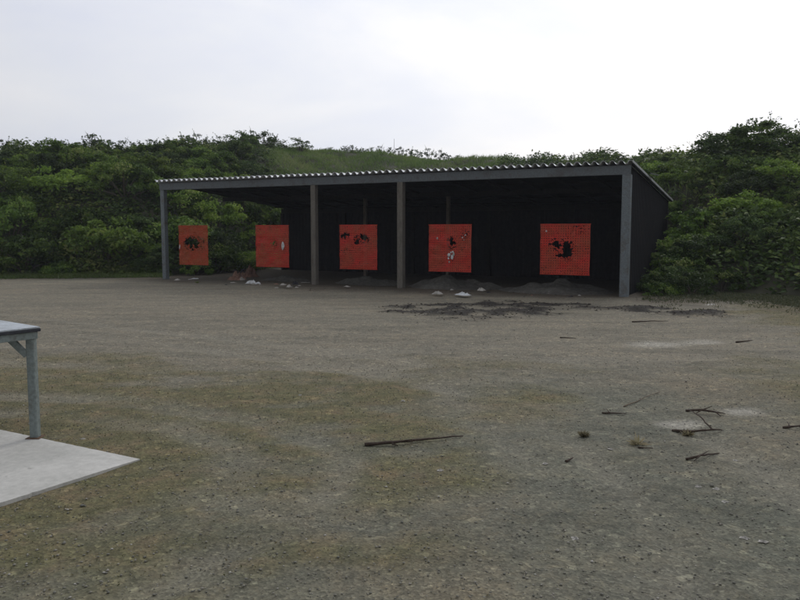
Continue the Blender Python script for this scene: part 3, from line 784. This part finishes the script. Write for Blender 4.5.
crumple('plastic_scrap', 243, 277, .22, .22, .42, 'blackp', 11, 'upright black plastic scrap between the brown cartons', 'scrap')
crumple('paper_sheet', 242, 280.5, .16, .14, .14, 'paper', 12, 'pale paper ball among the brown cartons', 'paper')
crumple('paper_sheet', 178, 280, .24, .16, .07, 'paper', 13, 'pale scrap on the ground just right of the left end post', 'paper')
crumple('paper_sheet', 195, 279, .24, .14, .05, 'white', 14, 'white scrap on the ground below the first target', 'paper')
crumple('paper_sheet', 233, 283, .16, .12, .04, 'paper', 15, 'flat pale scrap left of the left white bag', 'paper')
crumple('paper_sheet', 305, 283, .3, .10, .03, 'paper', 16, 'flat pale scrap just left of the left tan post', 'paper')
crumple('paper_sheet', 711, 305, .30, .14, .03, 'paper', 17, 'flat pale scrap on the ground at the foot of the right berm', 'paper')
rl = random.Random(21)
for i in range(22):
    px = rl.choice((rl.uniform(180,310), rl.uniform(225,300), rl.uniform(420,490), rl.uniform(530,600))); py = 279+(px-165)*.036+rl.uniform(-1, 5)
    crumple('litter_scrap', px, py, rl.uniform(.06,.16), rl.uniform(.05,.12), rl.uniform(.03,.07), rl.choice(('paper','paper','brown','blackp')), 300+i, 'small torn scrap lying on the soil under the front of the shelter', 'scrap', 0, 'small scraps under the targets')
for i, (px, py) in enumerate(((565,463),(572,461),(545,465),(745,537),(698,487),(716,489),(725,502),(763,541),(610,450),(403,402),(83,441),(300,396),(735,458),(575,541),(440,474),(795,345))):
    crumple('pebble', px, py, .038, .03, .016, 'paper', 100+i, 'small pale pebble lying on the gravel', 'pebble', 0, 'pale pebbles on the lot')

# ------------------------------------------------------------------ sticks and branches
def stick(name, pts, r0, m, label, cat='stick', forks=(), seed=0, group=None):
    r = random.Random(seed)
    def path(pts, n=5):
        P = []
        for (x, y, h) in pts:
            p = at(x, y, h); p.z = h+G(p.x, p.y)+r0*.7; P.append(p)
        out = []
        for i in range(len(P)-1):
            for j in range(n):
                t = j/n; q = P[i].lerp(P[i+1], t); ll = (P[i+1]-P[i]).length*.02
                out.append(q+Vector((r.uniform(-1,1)*ll, r.uniform(-1,1)*ll, r.uniform(0,1)*ll*.6)))
        out.append(P[-1]); return out
    mb = MB(); p = path(pts); k = len(p)
    mb.tube(p, [r0*(1-.65*i/(k-1))*r.uniform(.85,1.15) for i in range(k)], 6)
    for f in forks:
        q = path(f, 4); kk = len(q); mb.tube(q, [r0*.6*(1-.6*i/(kk-1)) for i in range(kk)], 5)
    o = mb.build(name, M[m], None, smooth=True)
    # base of the thing on the ground where it starts
    tag(o, label, cat, group); return o
stick('long_stick', [(365,448,0),(400,445.5,.01),(435,441,.012),(463,438.5,0)], .0125, 'wood', 'long straight dark stick lying alone on the open gravel', forks=[[(400,445.5,.01),(412,443,.03)],[(392,447,.01),(398,449,.0)]], seed=1)
stick('fallen_branch', [(672,431,0),(690,431,.02),(712,430,.02),(722,431,0)], .012, 'wood', 'forked dark branch crossing another beside the pale dusty patch on the right', 'branch', [[(712,430,.02),(700,418,.05),(690,412,.03)],[(690,431,.02),(680,433,0)]], 2)
stick('fallen_branch', [(686,411,0),(702,410,.03),(716,413,.02),(725,414,0)], .011, 'wood', 'dark branch lying just behind the forked one on the right', 'branch', [[(702,410,.03),(712,407,.05)],[(716,413,.02),(721,417,0)],[(702,410,.03),(696,414,0)]], 3)
stick('fallen_branch', [(686,460,0),(700,457,.02),(719,451,0)], .010, 'wood', 'short dark branch in front of the forked one on the right', 'branch', [[(700,457,.02),(694,462,0)],[(700,457,.02),(708,452,.03)]], 4)
stick('twig', [(638,447,0),(653,448,.01)], .007, 'wood', 'tiny dark twig left of the forked branch', 'twig', [], 5)
stick('twig', [(602,413,0),(616,413,.01),(626,414,0)], .008, 'wood', 'thin brown twig on bare gravel further left of the branches', 'twig', [[(610,413,0),(606,409,.01)]], 6)
stick('twig', [(624,406,0),(645,397,.01),(660,391,0)], .006, 'palewood', 'long thin pale twig slanting away behind the forked branch', 'twig', [], 7)
stick('twig', [(783,427,0),(798,425,.02),(812,426,0)], .010, 'wood', 'dark twig cut by the right edge of the photo', 'twig', [[(790,426,.01),(787,421,.02)]], 8)
stick('twig', [(736,341,0),(752,339,.02)], .016, 'wood', 'thick short dark stick right of the small pale patch', 'twig', [], 9)
stick('twig', [(560,338,0),(576,339,0)], .010, 'wood', 'thin twig on the far gravel in front of the widest heap', 'twig', [], 10)
stick('twig', [(632,322,0),(655,321,.02),(668,321,0)], .012, 'wood', 'thin straight stick beside the dark soil right of the end post', 'twig', [], 11)
stick('twig', [(566,464,0),(573,458,.02)], .010, 'wood', 'stubby dark twig among pale pebbles near the yellow weed', 'twig', [], 12)
# small dry weeds on the lot
def tuft(px, py, n_, h_, m, label, seed):
    r = np.random.RandomState(seed); p = at(px, py)
    D = unit(np.stack([r.randn(n_), r.randn(n_), .3+.8*r.rand(n_)], 1)); hl = h_*(.6+r.rand(n_)*1.2); C = D*hl[:,None]*.5
    me = mesh_np('weed_tuft', leafverts(C, D, unit(r.randn(n_,3)), hl, .006+.012*r.rand(n_)), np.arange(n_*4).reshape(-1,4), M[m], {'lv': .6+.4*r.rand(n_)})
    o = bpy.data.objects.new('weed_tuft', me); o.location = (p.x, p.y, G(p.x, p.y)); col.objects.link(o); tag(o, label, 'weed')
tuft(584,437,160,.035,'moss','yellowish dry weed tuft left of the twigs on the open gravel',1)
tuft(638,444,34,.06,'moss','thin upright grass tuft beside the tiny dark twig',2)
tuft(688,434,80,.04,'moss','small olive weed tuft under the forked branch',3)
tuft(197,283,50,.06,'hgrass','small green weed in the soil below the first target',4)

# ------------------------------------------------------------------ concrete slab
c0 = at(140,459,.03); cf = at(0,429.5,.03); cn = at(0,503,.03)
df = (cf-c0).normalized(); dn = (cn-c0).normalized()
n_ = Vector((0,0,1))
slab = MB()
nx_, ny_ = 24, 14
L1, L2 = 4.6, 1.9
# slab follows its own two edge directions
def sp(a, b): return c0+df*a+dn*b
V = []; F = []
rr = random.Random(8)
k1 = 180; k2 = 80
for z in (.03, -.10):
    ring = [sp(L1*i/k1, 0) for i in range(k1)]+[sp(L1, L2*i/k2) for i in range(k2)]+[sp(L1*(1-i/k1), L2) for i in range(k1)]+[sp(0, L2*(1-i/k2)) for i in range(k2)]
    cc = sum(ring, Vector())/len(ring)
    rr = random.Random(8)
    for p in ring:
        q = p+(p-cc).normalized()*(rr.choice((0,-.003,-.006,-.002,-.009))*rr.random()); V.append((q.x, q.y, z))
nn = len(V)//2
F = [tuple(range(nn))[::-1] if (df.cross(dn)).z < 0 else tuple(range(nn))]
for i in range(nn): F.append((i, (i+1)%nn, nn+(i+1)%nn, nn+i))
slab.v = V; slab.f = F
m, nt, b = mat('concrete')
n1 = noise_n(nt, 1.6, 6, .6, .4); n2 = noise_n(nt, 22, 5, .7); n3 = noise_n(nt, 6, 3, .6, 1.0)
r = ramp(nt, [(.3,(.40,.395,.36)),(.55,(.51,.50,.46)),(.75,(.57,.56,.52))]); nt.links.new(n1, r.inputs[0])
r2 = ramp(nt, [(.3,(.86,.86,.86)),(.7,(1.08,1.08,1.08))]); nt.links.new(n2, r2.inputs[0])
c = mix(nt, 1.0, r.outputs[0], r2.outputs[0], 'MULTIPLY')
r3 = ramp(nt, [(.66,(0,0,0)),(.74,(1,1,1))]); nt.links.new(n3, r3.inputs[0])
c = mix(nt, math_(nt,'MULTIPLY',r3.outputs[0],.6), c, (.20,.19,.16))
n4 = noise_n(nt, 2.3, 8, .8, 2.2); r4 = ramp(nt, [(.488,(0,0,0)),(.5,(1,1,1)),(.512,(0,0,0))]); nt.links.new(n4, r4.inputs[0])
c = mix(nt, math_(nt,'MULTIPLY',r4.outputs[0],.22), c, (.12,.11,.09))
nt.links.new(c, b.inputs['Base Color']); b.inputs['Roughness'].default_value = .85; bump(nt, b, n2, .3, .004)
so = slab.build('concrete_slab', m); tag(so, 'pale concrete slab under the shooting bench at the left edge', 'slab')

# ------------------------------------------------------------------ shooting bench
TH = .83
cor = at(40, 326.5, TH)                     # top's right-hand corner
d1 = (at(0,320,TH)-cor).normalized(); 
ang = math.atan2(d1.y, d1.x)
d2 = (at(0,330.8,TH)-cor).normalized()
bench = empty('shooting_bench', (cor.x, cor.y, .03), 0)
tag(bench, 'grey-green wooden shooting bench with dark-edged top on the concrete slab', 'bench')
def bp(a, b, z): 
    v = d1*a+d2*b; return Vector((v.x, v.y, z-.03))
tl, tw = 1.7, .85
top = MB()
def prism(mb, pts, z0, z1):
    n0 = len(mb.v); k = len(pts)
    cw = sum((pts[i].x*pts[(i+1)%k].y-pts[(i+1)%k].x*pts[i].y) for i in range(k)) < 0
    if cw: pts = pts[::-1]
    for z in (z0, z1):
        for p in pts: mb.v.append((p.x, p.y, z))
    mb.f.append(tuple(n0+i for i in range(k))[::-1]); mb.f.append(tuple(n0+k+i for i in range(k)))
    for i in range(k): mb.f.append((n0+i, n0+(i+1)%k, n0+k+(i+1)%k, n0+k+i))
quad = lambda a0, b0, a1, b1: [bp(a0,b0,0), bp(a1,b0,0), bp(a1,b1,0), bp(a0,b1,0)]
prism(top, quad(0,0,tl,tw), TH-.012-.03, TH-.03); top.build('bench_top', M['benchtop'], bench, bevel=.003)
ed = MB(); prism(ed, quad(-.004,-.004,tl+.004,tw+.004), TH-.034-.03, TH-.0125-.03); ed.build('top_edge', M['benchedge'], bench, bevel=.004)
ap = MB(); prism(ap, quad(.046,.012,tl-.05,.045), TH-.085-.03, TH-.0345-.03); ap.build('apron_board', M['bench'], bench, bevel=.003)
ap = MB(); prism(ap, quad(.012,.012,.0455,tw-.05), TH-.085-.03, TH-.0345-.03); ap.build('apron_board', M['bench'], bench, bevel=.003)
ap = MB(); prism(ap, quad(.046,tw-.09,tl-.05,tw-.05), TH-.085-.03, TH-.0345-.03); ap.build('apron_board', M['bench'], bench, bevel=.003)
pb_ = at(35.5, 437.5, .03); lb = (pb_.x-cor.x, pb_.y-cor.y)
def leg(x, y):
    MB().box((x-.029, y-.029, .0), (x+.029, y+.029, TH-.0345-.03)).build('leg', M['bench'], bench, bevel=.009)
    MB().box((x-.05, y-.05, .0005), (x+.05, y+.05, .006)).build('foot_plate', M['rust'], bench, bevel=.002)
leg(lb[0], lb[1])
for (a_, b_) in ((tl-.12, 0), (0, tw-.15), (tl-.12, tw-.15)):
    v = d1*a_+d2*b_; leg(lb[0]+v.x, lb[1]+v.y)
tgt = Vector((lb[0], lb[1], TH-.20-.03)); 
e1 = tgt+(-1*Vector((1,0,0))*.0)+Vector((d2.x, d2.y, 0))*.0
left = Vector((-1, -.25, 0)).normalized()
MB().bar(Vector((lb[0], lb[1], TH-.235))+left*.03, Vector((lb[0], lb[1], TH-.10))+left*.15, .035, .045).build('brace', M['bench'], bench, bevel=.004)

# ------------------------------------------------------------------ sky and sun
EL, AZ = R(38), R(28)           # sun high beyond the shelter, right of centre
w = bpy.data.worlds.new('World'); sc.world = w; w.use_nodes = True; nt = w.node_tree
bg = nt.nodes['Background']; bg.inputs['Strength'].default_value = .1
sky = nt.nodes.new('ShaderNodeTexSky'); sky.sky_type = 'NISHITA'; sky.sun_disc = False
sky.sun_elevation = EL; sky.sun_rotation = AZ; sky.dust_density = 3
tc = nt.nodes.new('ShaderNodeTexCoord'); vec = tc.outputs['Generated']
mp = nt.nodes.new('ShaderNodeMapping'); mp.inputs['Scale'].default_value = (1, 1, 3.2); mp.inputs['Rotation'].default_value = (.25, .2, .4)
nt.links.new(vec, mp.inputs[0])
cn_ = noise_n(nt, 1.5, 6, .55, .5, mp.outputs[0])
sd = Vector((math.sin(AZ)*math.cos(EL), math.cos(AZ)*math.cos(EL), math.sin(EL)))
dt = nt.nodes.new('ShaderNodeVectorMath'); dt.operation = 'DOT_PRODUCT'; nt.links.new(vec, dt.inputs[0]); dt.inputs[1].default_value = sd
tt = nt.nodes.new('ShaderNodeMapRange'); tt.inputs[1].default_value = -.2; tt.inputs[2].default_value = .95
nt.links.new(dt.outputs['Value'], tt.inputs[0])
lum = math_(nt, 'MULTIPLY_ADD', math_(nt, 'POWER', tt.outputs[0], 1.6), 6.2); lum.node.inputs[2].default_value = 4.8
rc = ramp(nt, [(.36,(.82,.855,.985)),(.52,(.915,.935,1.0)),(.66,(1.04,1.03,1.04))]); nt.links.new(cn_, rc.inputs[0])
vm = nt.nodes.new('ShaderNodeVectorMath'); vm.operation = 'SCALE'; nt.links.new(rc.outputs[0], vm.inputs[0]); nt.links.new(lum, vm.inputs['Scale'])
cm = mix(nt, .93, sky.outputs[0], vm.outputs[0])
nt.links.new(cm, bg.inputs['Color'])
sl = bpy.data.lights.new('sun', 'SUN'); sl.energy = .7; sl.angle = R(15); sl.color = (1, .97, .92)
so_ = bpy.data.objects.new('sun', sl); col.objects.link(so_); so_.rotation_euler = Vector((0,0,1)).rotation_difference(sd).to_euler(); so_.location = (5, 10, 30)

hz = MB().box((-230, -60, -4.5), (230, 130, 14)).build('haze', None)  # haze volume added to lift dark tones and pale the far crest
mh = bpy.data.materials.new('thin_haze'); mh.use_nodes = True; ntz = mh.node_tree; ntz.nodes.remove(ntz.nodes['Principled BSDF'])
pv = ntz.nodes.new('ShaderNodeVolumePrincipled'); pv.inputs['Density'].default_value = .0008; pv.inputs['Color'].default_value = (.85,.9,1,1); pv.inputs['Anisotropy'].default_value = .2
ntz.links.new(pv.outputs[0], ntz.nodes['Material Output'].inputs['Volume']); hz.data.materials.append(mh)
tag(hz, 'thin added haze lifting the darks and softening the far berm', 'haze', kind='stuff')
# ------------------------------------------------------------------ camera
cam = bpy.data.cameras.new('camera'); co = bpy.data.objects.new('camera', cam); col.objects.link(co)
cam.sensor_width = 36; cam.lens = 36*750/800; cam.clip_end = 2000; cam.clip_start = .05
co.location = (0, 0, CH); co.rotation_euler = (R(90)-PITCH, 0, 0)
sc.camera = co
sc.render.engine = 'CYCLES'
sc.cycles.filter_width = 1.5
sc.cycles.max_bounces = 5; sc.cycles.diffuse_bounces = 3; sc.cycles.transparent_max_bounces = 4
sc.view_settings.view_transform = 'Standard'; sc.view_settings.look = 'None'; sc.view_settings.exposure = .05; sc.view_settings.gamma = 1
sc.render.resolution_x = 1024; sc.render.resolution_y = 768
